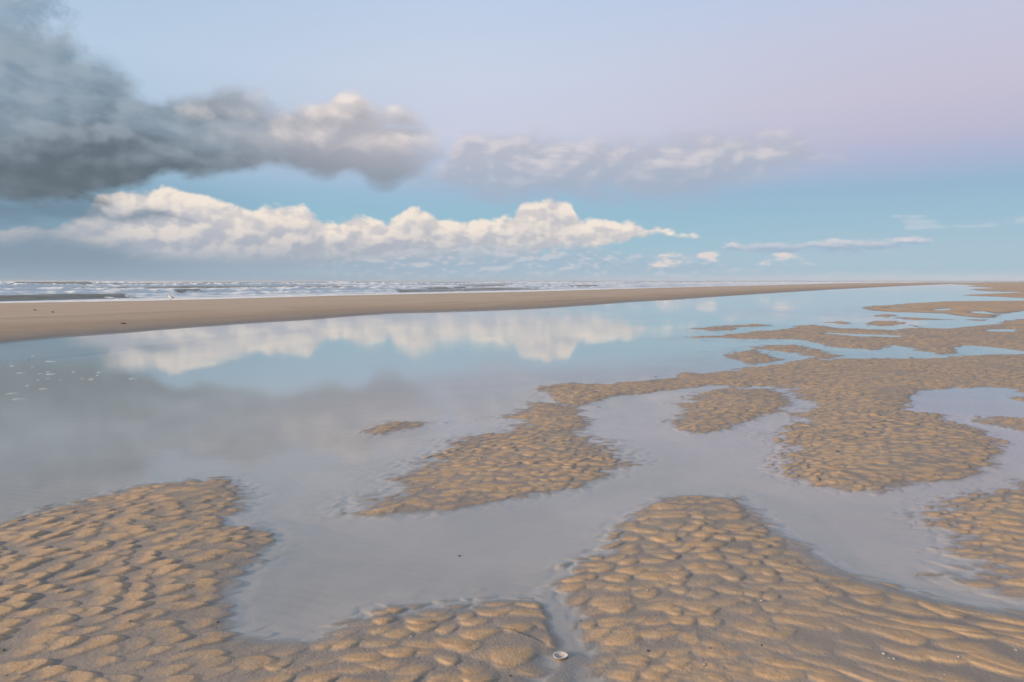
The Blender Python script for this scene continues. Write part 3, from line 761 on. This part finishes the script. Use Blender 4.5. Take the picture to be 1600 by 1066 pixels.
def build_sea():
    u = np.concatenate([-0.85 - np.cumsum(np.geomspace(0.003, 0.3, 40))[::-1], np.arange(-0.85, 0.72, 0.0018), 0.72 + np.cumsum(np.geomspace(0.003, 0.2, 20))])
    rows = []
    yy = 10.0
    while yy < 13000:
        rows.append(yy)
        dv = 0.000055
        yy += min(max(0.16, dv * yy * yy / CAM_H), yy * 0.04)
    rows = np.array(rows)
    Y = np.repeat(rows[:, None], len(u), 1); X = u[None, :] * Y
    print('sea grid', X.shape)
    q = -0.852 * X + 0.525 * Y - 52.0
    s = 0.525 * X + 0.852 * Y
    keep = q > -7.0
    # follow the bar: keep only what lies beyond its middle
    mb = np.array(mid_bar())
    qm = -0.852 * mb[:, 0] + 0.525 * mb[:, 1] - 52.0; sm = 0.525 * mb[:, 0] + 0.852 * mb[:, 1]
    o = np.argsort(sm)
    keep = q > np.interp(s, sm[o], qm[o])
    keep &= ~((X > 1300) & (q < 500))
    x = X.reshape(-1); y = Y.reshape(-1); qf = q.reshape(-1); sf = s.reshape(-1)
    z = np.zeros(x.shape); foam = np.zeros(x.shape); crest = np.zeros(x.shape)
    wob = 6.0 * gnoise(sf / 60.0, sf * 0 + 0.5, 1)
    for k, (qi, H, wf, wb, fw, br, pr) in enumerate(WAVES):
        c = qi + 0.10 * qi * gnoise(sf / (35.0 + qi), sf * 0 + k * 3.7, 5 + k) * 1.2 + 0.5 * gnoise(sf / 7.0, sf * 0 + k, 25 + k)
        env = np.zeros(x.shape)
        for a, b in pr: env = np.maximum(env, sstep(sf, a - 4, a + 8) * sstep(sf, b + 8, b - 4))
        env = env * np.clip(0.9 + 0.6 * gnoise(sf / (14.0 + qi * 0.3), sf * 0 + 9.0 + k, 45 + k), 0.25, 1.4)
        brk = np.zeros(x.shape)
        for a, b in br: brk = np.maximum(brk, sstep(sf, a - 1, a + 3) * sstep(sf, b + 3, b - 1))
        d = qf - c
        rough = 1 + 0.45 * brk * fbm(sf / 2.2, qf / 1.5, 3, 60 + k)
        h = H * env * rough * np.where(d < 0, np.exp(-(d / wf) ** 2), np.exp(-(d / wb) ** 2))
        z = np.maximum(z, h) + 0.1 * np.minimum(z, h)
        fo = brk * np.where(d < 0, np.exp(-(d / (wf * 1.6 + 0.12 * fw)) ** 2), np.clip(1.15 - d / fw, 0, 1)) * np.clip(env * 1.4, 0, 1.1)
        foam = np.maximum(foam, fo)
        crest = np.maximum(crest, (1 - brk) * env * np.exp(-((d + wf * 0.3) / (wf * 1.4)) ** 2) * min(1, H * 2.2))
    # torn foam left between the breakers, and the swash at the edge of the sand
    lace = fbm(sf / 5.0, qf / 2.2, 5, 80, 0.6)
    foam = np.maximum(foam, sstep(lace, 0.14, 0.60) * 0.75 * sstep(qf, 170, 20))
    foam = np.maximum(foam, sstep(qf + 2.5 * gnoise(sf / 3.0, qf / 2.0, 77), 6.5, 2.5))
    foam = np.maximum(foam, (0.34 + 0.3 * lace) * sstep(qf, 130, 20) * sstep(sf, 110, 300))
    foam = np.maximum(foam, (0.36 + 0.25 * lace) * sstep(qf, 300, 60) * sstep(sf, 350, 900))
    foam = np.clip(foam * 1.12, 0, 1.1) * sstep(qf, 900, 400)
    z = z + 0.10 * fbm(sf / 6.0, qf / 3.0, 3, 90) * sstep(qf, 2, 25) + 0.012
    z = z * sstep(qf, -1.0, 3.0) + 0.006
    z = np.where(y > 2500, z * 0.3, z)
    ob = grid_mesh('sea', X, Y, z.reshape(X.shape), {'foam': foam, 'crest': crest}, keep)
    ob.data.materials.append(mat_sea())
    ob['kind'] = 'structure'
    return ob

beach = build_beach(); beach.data.materials.append(mat_sand())
pool = build_pool()
sea = build_sea()

# ---------------------------------------------------------------- small things on the sand and water
import bmesh
from mathutils import noise as mnoise
from mathutils.bvhtree import BVHTree

def simple_mat(name, c1, c2, rough=0.6, scale=40.0, spec=0.4, bump=0.4):
    m, N = new_mat(name)
    P = E(N, N.node('ShaderNodeTexCoord').outputs['Object'])
    n = N.noise(P, scale, 4.0, 0.6)
    b = N.node('ShaderNodeBsdfPrincipled')
    N.put(b.inputs['Base Color'], N.mix(N.ss(n, 0.35, 0.65), c1, c2))
    b.inputs['Roughness'].default_value = rough
    b.inputs['Specular IOR Level'].default_value = spec
    bp = N.node('ShaderNodeBump'); bp.inputs['Strength'].default_value = bump; bp.inputs['Distance'].default_value = 0.002
    N.put(bp.inputs['Height'], n); N.t.links.new(bp.outputs[0], b.inputs['Normal'])
    mat_out(N, b.outputs[0])
    return m

M_SHELL = simple_mat('bleached_shell', (0.62, 0.57, 0.50, 1), (0.46, 0.39, 0.32, 1), 0.45, 120)
M_SHELL_IN = simple_mat('shell_inside', (0.42, 0.33, 0.29, 1), (0.58, 0.48, 0.42, 1), 0.35, 90)
M_STONE = simple_mat('dark_pebble', (0.035, 0.03, 0.028, 1), (0.07, 0.06, 0.055, 1), 0.35, 60)
M_WEED = simple_mat('wet_weed', (0.03, 0.028, 0.015, 1), (0.08, 0.06, 0.03, 1), 0.5, 30)
M_FOAM = simple_mat('sea_foam', (0.74, 0.76, 0.76, 1), (0.64, 0.66, 0.66, 1), 0.9, 25)
M_WHITE = simple_mat('white_feathers', (0.84, 0.82, 0.80, 1), (0.78, 0.76, 0.74, 1), 0.8, 20)
M_GREY = simple_mat('grey_feathers', (0.60, 0.60, 0.61, 1), (0.54, 0.54, 0.56, 1), 0.8, 20)
M_YELLOW = simple_mat('yellow_horn', (0.65, 0.42, 0.10, 1), (0.55, 0.35, 0.10, 1), 0.5, 20)

_me = beach.data
_n = len(_me.vertices); _co = np.empty(_n * 3, np.float32); _me.vertices.foreach_get('co', _co); _co = _co.reshape(-1, 3)

def sand_z(x, y):
    d = (_co[:, 0] - x) ** 2 + (_co[:, 1] - y) ** 2
    k = np.argpartition(d, 4)[:4]
    w = 1 / (d[k] + 1e-7)
    return float((_co[k, 2] * w).sum() / w.sum())

def finish(name, bm, mat, parent=None, smooth=True):
    me = bpy.data.meshes.new(name)
    bmesh.ops.recalc_face_normals(bm, faces=bm.faces[:])
    bm.to_mesh(me); bm.free()
    for m_ in (mat if isinstance(mat, list) else [mat]): me.materials.append(m_)
    for p in me.polygons: p.use_smooth = smooth
    ob = bpy.data.objects.new(name, me); scene.collection.objects.link(ob)
    if parent: ob.parent = parent
    return ob

def tag(o, label, cat, group=None):
    o['label'] = label; o['category'] = cat
    if group: o['group'] = group
    return o

def blob(r, squash=(1, 1, 1), rough=0.25, seed=0, sub=2, flat=False):
    bm = bmesh.new()
    bmesh.ops.create_icosphere(bm, subdivisions=sub, radius=1.0)
    for v in bm.verts:
        k = 1 + rough * mnoise.noise(v.co * 1.6 + Vector((seed * 3.1, seed * 1.7, 0)))
        v.co = Vector((v.co.x * squash[0], v.co.y * squash[1], v.co.z * squash[2])) * k * r
        if flat and v.co.z < 0: v.co.z *= 0.15
    return bm

def valve(L, Wd, H, seed=0, t=0.0012, ribs=0, nu=18, nv=8, beak=0.55):
    """one half of a shell: a thin ribbed bowl, open side up, with an inside of its own colour"""
    bm = bmesh.new(); rnd = random.Random(seed)
    def pt(i, j, dz):
        a = 2 * math.pi * i / nu; k = j / nv
        rx = L / 2 * (1 + 0.08 * math.cos(a * 2 + seed)); ry = Wd / 2 * (1 - (1 - beak) * max(0, math.cos(a)) ** 2 * 0.7)
        wav = 1 + 0.05 * mnoise.noise(Vector((math.cos(a) * 2, math.sin(a) * 2, seed)))
        z = H * (k * k - 1) + (0.06 * H * math.cos(ribs * a) * k if ribs else 0) + 0.06 * H * math.cos(k * 22)
        return Vector((rx * k * math.cos(a) * wav, ry * k * math.sin(a) * wav, z + dz + H))
    def layer(dz, flip, mi):
        c = bm.verts.new(pt(0, 0, dz)); rings = []
        for j in range(1, nv + 1): rings.append([bm.verts.new(pt(i, j, dz)) for i in range(nu)])
        for i in range(nu):
            f = bm.faces.new((c, rings[0][i], rings[0][(i + 1) % nu])); f.material_index = mi
            for j in range(nv - 1):
                f = bm.faces.new((rings[j][i], rings[j + 1][i], rings[j + 1][(i + 1) % nu], rings[j][(i + 1) % nu]))
                f.material_index = 0 if j >= nv - 3 else mi
        return rings[-1]
    a = layer(t, False, 1); b = layer(0, True, 0)
    for i in range(nu): bm.faces.new((a[i], a[(i + 1) % nu], b[(i + 1) % nu], b[i]))
    return bm

# the large pale shell at the bottom centre
def place(o, px, py, rz=0.0, sink=0.0, tilt=(0, 0), z=None):
    x, y = ground(px, py)
    zz = sand_z(x, y) if z is None else z
    x, y = ground(px, py, zz)
    o.location = (x, y, (sand_z(x, y) if z is None else z) - sink)
    o.rotation_euler = (tilt[0], tilt[1], rz)
    return o

sh = finish('shell', valve(0.066, 0.046, 0.010, 3, 0.0022), [M_SHELL, M_SHELL_IN])
place(sh, 876, 1027, 0.15, 0.001, (0.10, 0.0))
tag(sh, 'large pale shell lying open side up on the grey wet sand at the bottom centre', 'shell')

# a razor shell under the shallow water on the right
bm = bmesh.new(); prof_ = []
for i in range(13):
    k = i / 12; ring = []
    for j in range(7):
        a = math.pi * j / 6
        ring.append(bm.verts.new(((k - 0.5) * 0.125, math.cos(a) * 0.0095, math.sin(a) * 0.006 + 0.010 * math.sin(k * math.pi) * 0.3)))
    prof_.append(ring)
for r0, r1 in zip(prof_[:-1], prof_[1:]):
    for j in range(6): bm.faces.new((r0[j], r0[j + 1], r1[j + 1], r1[j]))
ext = bmesh.ops.solidify(bm, geom=bm.faces[:], thickness=0.001)
rz = finish('razor_shell', bm, M_SHELL)
place(rz, 1448, 902, -0.05, -0.002)
rz.location.z = max(rz.location.z, 0.0005)
tag(rz, 'long white razor shell in the shallow pool on the right', 'shell')

protos = [valve(0.026, 0.021, 0.005, 11, 0.0010, 14), valve(0.020, 0.016, 0.004, 12, 0.0009, 12), valve(0.030, 0.017, 0.004, 13, 0.0010, 0)]
shell_me = []
for k, bm in enumerate(protos):
    o = finish('shell_fragment', bm, [M_SHELL, M_SHELL_IN]); shell_me.append(o.data); bpy.data.objects.remove(o)
peb_me = []
for k in range(4):
    o = finish('pebble', blob(0.0095, (1.25, 0.95, 0.7), 0.35, k + 5), M_STONE); peb_me.append(o.data); bpy.data.objects.remove(o)

NAMED = [
 # px, py, size, label
 (160, 816, 1.0, 'pinkish white shell bit on the crests in the upper part of the left sand patch'),
 (94, 817, 0.8, 'small pale shell bit left of the pinkish one on the upper left patch'),
 (153, 1001, 1.1, 'bright white shell bit in the dark troughs of the lower left ripples'),
 (77, 1041, 0.9, 'small white shell bit nearest the bottom left corner'),
 (749, 717, 1.5, 'white shell bit near the top of the middle sand island'),
 (678, 762, 1.4, 'pale shell bit low on the left half of the middle sand island'),
 (641, 994, 1.0, 'white shell bit among dark specks below the rim of the near pool'),
 (607, 1048, 0.8, 'small white shell bit on an ochre crest at the bottom, left of centre'),
 (694, 1047, 0.8, 'small pale shell bit between two rounded crests at the bottom centre'),
 (565, 890, 0.7, 'tiny white shell bit under water in the near pool'),
 (1053, 899, 1.2, 'white shell bits cluster on the ripples right of the near pool'),
 (1011, 922, 0.9, 'small white shell bit below the cluster right of the near pool'),
 (1098, 1040, 1.3, 'whitish rounded shell half buried at the bottom right of centre'),
 (1190, 938, 1.6, 'pale curved shell half buried in the right foreground ripples'),
 (880, 1063, 0.9, 'white shell bit at the very bottom edge below the large shell'),
 (1439, 918, 1.0, 'white shell bit on the bank just below the razor shell'),
 (1438, 984, 1.0, 'white shell bit alone on an ochre ridge at the right'),
 (1390, 1030, 0.8, 'left of a pair of small white shell bits at the lower right'),
 (1396, 1031, 0.9, 'right of a pair of small white shell bits at the lower right'),
 (1381, 1023, 1.2, 'oblong shell bit just above the pair at the lower right'),
 (1497, 1029, 0.9, 'pinkish shell bit on the long ridges at the lower right'),
 (1588, 1013, 0.9, 'pale shell bit nearest the right edge at the bottom'),
]
for k, (px, py, sc, lab) in enumerate(NAMED):
    o = bpy.data.objects.new('shell_fragment', shell_me[k % 3]); scene.collection.objects.link(o)
    place(o, px, py, k * 1.3, 0.0015, (0.35 * math.sin(k * 2.1) + (math.pi if k % 2 else 0), 0.3 * math.cos(k * 1.7)))
    if k % 2: o.location.z += 0.005 * sc
    s_ = sc * (0.55 if py > 880 else 0.8); o.scale = (s_, s_, s_)
    tag(o, lab, 'shell', 'shell bits on the sand')
STONES = [
 (907, 970, 1.0, 'dark pebble on the smooth wet sand above the large shell'),
 (797, 1056, 0.9, 'dark pebble on the ochre crest left of the large shell'),
 (1013, 1017, 1.1, 'dark pebble with a pale top on the ripples right of the large shell'),
 (1110, 1012, 0.9, 'dark pebble between crests at the bottom, right of centre'),
 (1310, 914, 0.8, 'dark pebble at the lower rim of the right pool'),
 (1308, 705, 1.2, 'dark pebble on the big right sand island'),
 (203, 970, 0.8, 'dark pebble in the middle of the left ripples'),
 (340, 972, 1.0, 'dark pebble left of the curved rim of the near pool'),
 (338, 981, 0.7, 'second dark pebble just below the one at the curved rim'),
 (6, 1018, 1.0, 'dark pebble at the left edge of the sand'),
 (718, 869, 1.0, 'dark stone under water in the middle of the near pool'),
 (567, 1000, 0.7, 'dark pebble left of the white shell bit below the near pool'),
 (1190, 1008, 0.9, 'dark pebble beside gritty sand in the right foreground'),
 (750, 1034, 0.7, 'dark pebble under the rounded crest at the bottom centre'),
]
for k, (px, py, sc, lab) in enumerate(STONES):
    o = bpy.data.objects.new('pebble', peb_me[k % 4]); scene.collection.objects.link(o)
    place(o, px, py, k * 0.9, 0.0015)
    s_ = sc * (0.62 if py > 880 else 1.0); o.scale = (s_, s_, s_)
    tag(o, lab, 'pebble', 'dark pebbles on the sand')
rnd = random.Random(8)
cnt = 0
while cnt < 110:
    px, py = rnd.uniform(10, 1590), rnd.uniform(700, 1062)
    x, y = ground(px, py)
    z = sand_z(x, y)
    if z < 0.001: continue
    shell_ = cnt % 5 < 2
    o = bpy.data.objects.new('shell_crumb' if shell_ else 'grit_stone', (shell_me if shell_ else peb_me)[cnt % 3]); scene.collection.objects.link(o)
    place(o, px, py, rnd.uniform(0, 6.28), 0.0006, (rnd.uniform(-.4, .4), rnd.uniform(-.4, .4)))
    s_ = rnd.uniform(0.16, 0.36) * (1.15 if py < 850 else 1.0); o.scale = (s_, s_, s_)
    if shell_: tag(o, 'tiny pale crumb of shell scattered on the rippled sand', 'shell crumb', 'crumbs of shell scattered over the ripples')
    else: tag(o, 'tiny dark grit stone scattered on the rippled sand', 'grit stone', 'dark grit scattered over the ripples')
    cnt += 1

# weed on the sand bar
WEED = [(55, 485, 0.32, 'dark clump of weed on the sand bar, leftmost of three'),
        (82, 487.5, 0.3, 'dark clump of weed on the sand bar, middle of three'),
        (193, 502, 0.42, 'darkest clump of weed on the lower slope of the sand bar')]
for k, (px, py, sc, lab) in enumerate(WEED):
    bm = bmesh.new(); rr = random.Random(k)
    for q_ in range(16):
        a = rr.uniform(0, 6.28); l = rr.uniform(0.10, 0.26) * sc; w_ = rr.uniform(0.008, 0.02)
        prev = None
        for i in range(7):
            t = i / 6; aa = a + 0.8 * math.sin(t * 3 + q_)
            c = Vector((math.cos(aa) * l * t, math.sin(aa) * l * t * 0.6, 0.012 + 0.06 * sc * math.sin(t * math.pi) * rr.uniform(0.5, 1)))
            n_ = Vector((-math.sin(aa), math.cos(aa), 0)) * w_ * (1 - 0.7 * t)
            cur = [bm.verts.new(c + n_), bm.verts.new(c + Vector((0, 0, w_ * 0.7))), bm.verts.new(c - n_), bm.verts.new(c - Vector((0, 0, w_ * 0.5)))]
            if prev:
                for j in range(4): bm.faces.new((prev[j], prev[(j + 1) % 4], cur[(j + 1) % 4], cur[j]))
            prev = cur
    o = finish('seaweed_clump', bm, M_WEED)
    place(o, px, py)
    tag(o, lab, 'seaweed', 'weed clumps on the sand bar')

# flecks of foam adrift on the pool
FOAM = [(52, 556, 5), (80, 565, 17), (20, 572, 8), (52, 574, 6), (34, 583, 14), (64, 584, 7), (76, 581.5, 7), (81, 585, 17), (76, 592, 6), (60, 594, 5), (96, 594, 5), (43, 603, 7), (69, 608, 14), (21, 615, 17), (30, 624, 20), (130, 592, 6), (143, 593, 9), (153, 587, 5), (158, 582, 12), (209, 592, 14), (115, 581.5, 6)]
FL = ['longest white streak of foam, nearest the viewer on the left of the pool', 'second foam streak above the longest at the left edge of the pool',
      'foam streak standing alone right of the two lowest ones', 'foam streak farthest right on the pool']
for k, (px, py, w_) in enumerate(FOAM):
    x, y = ground(px, py)
    hw = w_ / F_PX * y / 2 * 0.95
    bm = bmesh.new()
    bmesh.ops.create_grid(bm, x_segments=26, y_segments=12, size=1.0)
    kill = []
    for v in bm.verts:
        a, b = v.co.x, v.co.y
        r_ = a * a + (b - 0.25 * a) ** 2 * 1.3 + 0.55 * mnoise.noise(Vector((a * 2.6, b * 2.6, k * 3.3))) + 0.3 * mnoise.noise(Vector((a * 7, b * 7, k)))
        v.co = Vector((a * hw, (b * 0.36 + 0.30 * a) * hw * 1.1, 0.003 + 0.007 * max(0.0, 1 - r_) * (1 + 0.5 * mnoise.noise(Vector((a * 12, b * 12, k))))))
        if r_ > 0.85: kill.append(v)
    bmesh.ops.delete(bm, geom=kill, context='VERTS')
    if not bm.faces: bm.free(); continue
    ex = bmesh.ops.extrude_face_region(bm, geom=bm.faces[:])
    for v in [e for e in ex['geom'] if isinstance(e, bmesh.types.BMVert)]: v.co.z = 0.0015
    o = finish('foam_fleck', bm, M_FOAM)
    o.location = (x, y, 0.0); o.rotation_euler = (0, 0, 0.12 * math.sin(k * 5))
    lab = {14: FL[0], 13: FL[1], 12: FL[2], 19: FL[3]}.get(k, 'small thin fleck of white foam adrift on the left of the pool')
    tag(o, lab, 'foam fleck', 'flecks of foam adrift on the pool')

# a gull at the edge of the surf
gx_, gy_ = ground(266.5, 470.0, 0.06)
gull = bpy.data.objects.new('gull', None); scene.collection.objects.link(gull)
gz_ = sand_z(gx_, gy_)
gull.location = (gx_, gy_, gz_); gull.rotation_euler = (0, 0, math.radians(165)); gull.scale = (1.1, 1.1, 1.1)
tag(gull, 'white gull standing at the edge of the surf on the left', 'gull')
me = bpy.data.meshes.new('body')
V = [(-0.02, 0, 0.20), (0.05, 0, 0.235), (0.105, 0, 0.29), (0.12, 0, 0.345), (0.135, 0, 0.385), (-0.10, 0, 0.165), (-0.19, 0, 0.145), (-0.27, 0, 0.14)]
Rr = [(0.075, 0.085), (0.072, 0.078), (0.045, 0.045), (0.034, 0.034), (0.038, 0.036), (0.06, 0.052), (0.03, 0.024), (0.022, 0.006)]
me.from_pydata(V, [(0, 1), (1, 2), (2, 3), (3, 4), (0, 5), (5, 6), (6, 7)], [])
body = bpy.data.objects.new('body', me); scene.collection.objects.link(body)
sk = body.modifiers.new('skin', 'SKIN'); body.modifiers.new('sub', 'SUBSURF').render_levels = 2
for v, r_ in zip(me.skin_vertices[0].data, Rr): v.radius = r_
me.skin_vertices[0].data[0].use_root = True
me.materials.append(M_WHITE); body.parent = gull
for s_ in (-1, 1):
    bm = blob(1.0, (0.17, 0.016, 0.06), 0.1, 4)
    for v in bm.verts: v.co = Vector((v.co.x - 0.07, v.co.y + s_ * 0.072, v.co.z + 0.21 + 0.35 * v.co.x))
    finish('wing', bm, M_GREY, gull)
    bm = bmesh.new()
    bmesh.ops.create_cone(bm, cap_ends=True, segments=8, radius1=0.007, radius2=0.006, depth=0.15)
    bmesh.ops.translate(bm, verts=bm.verts[:], vec=(0.0, s_ * 0.032, 0.075))
    f_ = bmesh.ops.create_cone(bm, cap_ends=True, segments=6, radius1=0.03, radius2=0.005, depth=0.008)
    for v in f_['verts']: v.co = Vector((v.co.x * 1.2 + 0.02, v.co.y + s_ * 0.032, v.co.z + 0.006))
    finish('leg', bm, M_YELLOW, gull)
bm = bmesh.new(); bmesh.ops.create_cone(bm, cap_ends=True, segments=8, radius1=0.013, radius2=0.003, depth=0.06)
for v in bm.verts: v.co = Vector((v.co.z + 0.19, v.co.x, v.co.y + 0.383))
finish('beak', bm, M_YELLOW, gull)

# ---------------------------------------------------------------- the sea air
def build_haze():
    bm = bmesh.new(); bmesh.ops.create_cube(bm, size=1.0)
    for v in bm.verts: v.co = Vector((v.co.x * 30000, v.co.y * 30000, -3.0 + (v.co.z + 0.5) * 8.0))
    m, N = new_mat('haze')
    pv = N.node('ShaderNodeVolumePrincipled')
    pv.inputs['Color'].default_value = (0.92, 0.93, 0.96, 1)
    pv.inputs['Density'].default_value = 0.00016
    pv.inputs['Anisotropy'].default_value = 0.2
    o_ = N.node('ShaderNodeOutputMaterial'); m.node_tree.links.new(pv.outputs[0], o_.inputs['Volume'])
    o = finish('haze', bm, m, smooth=False)
    o['kind'] = 'stuff'
build_haze()
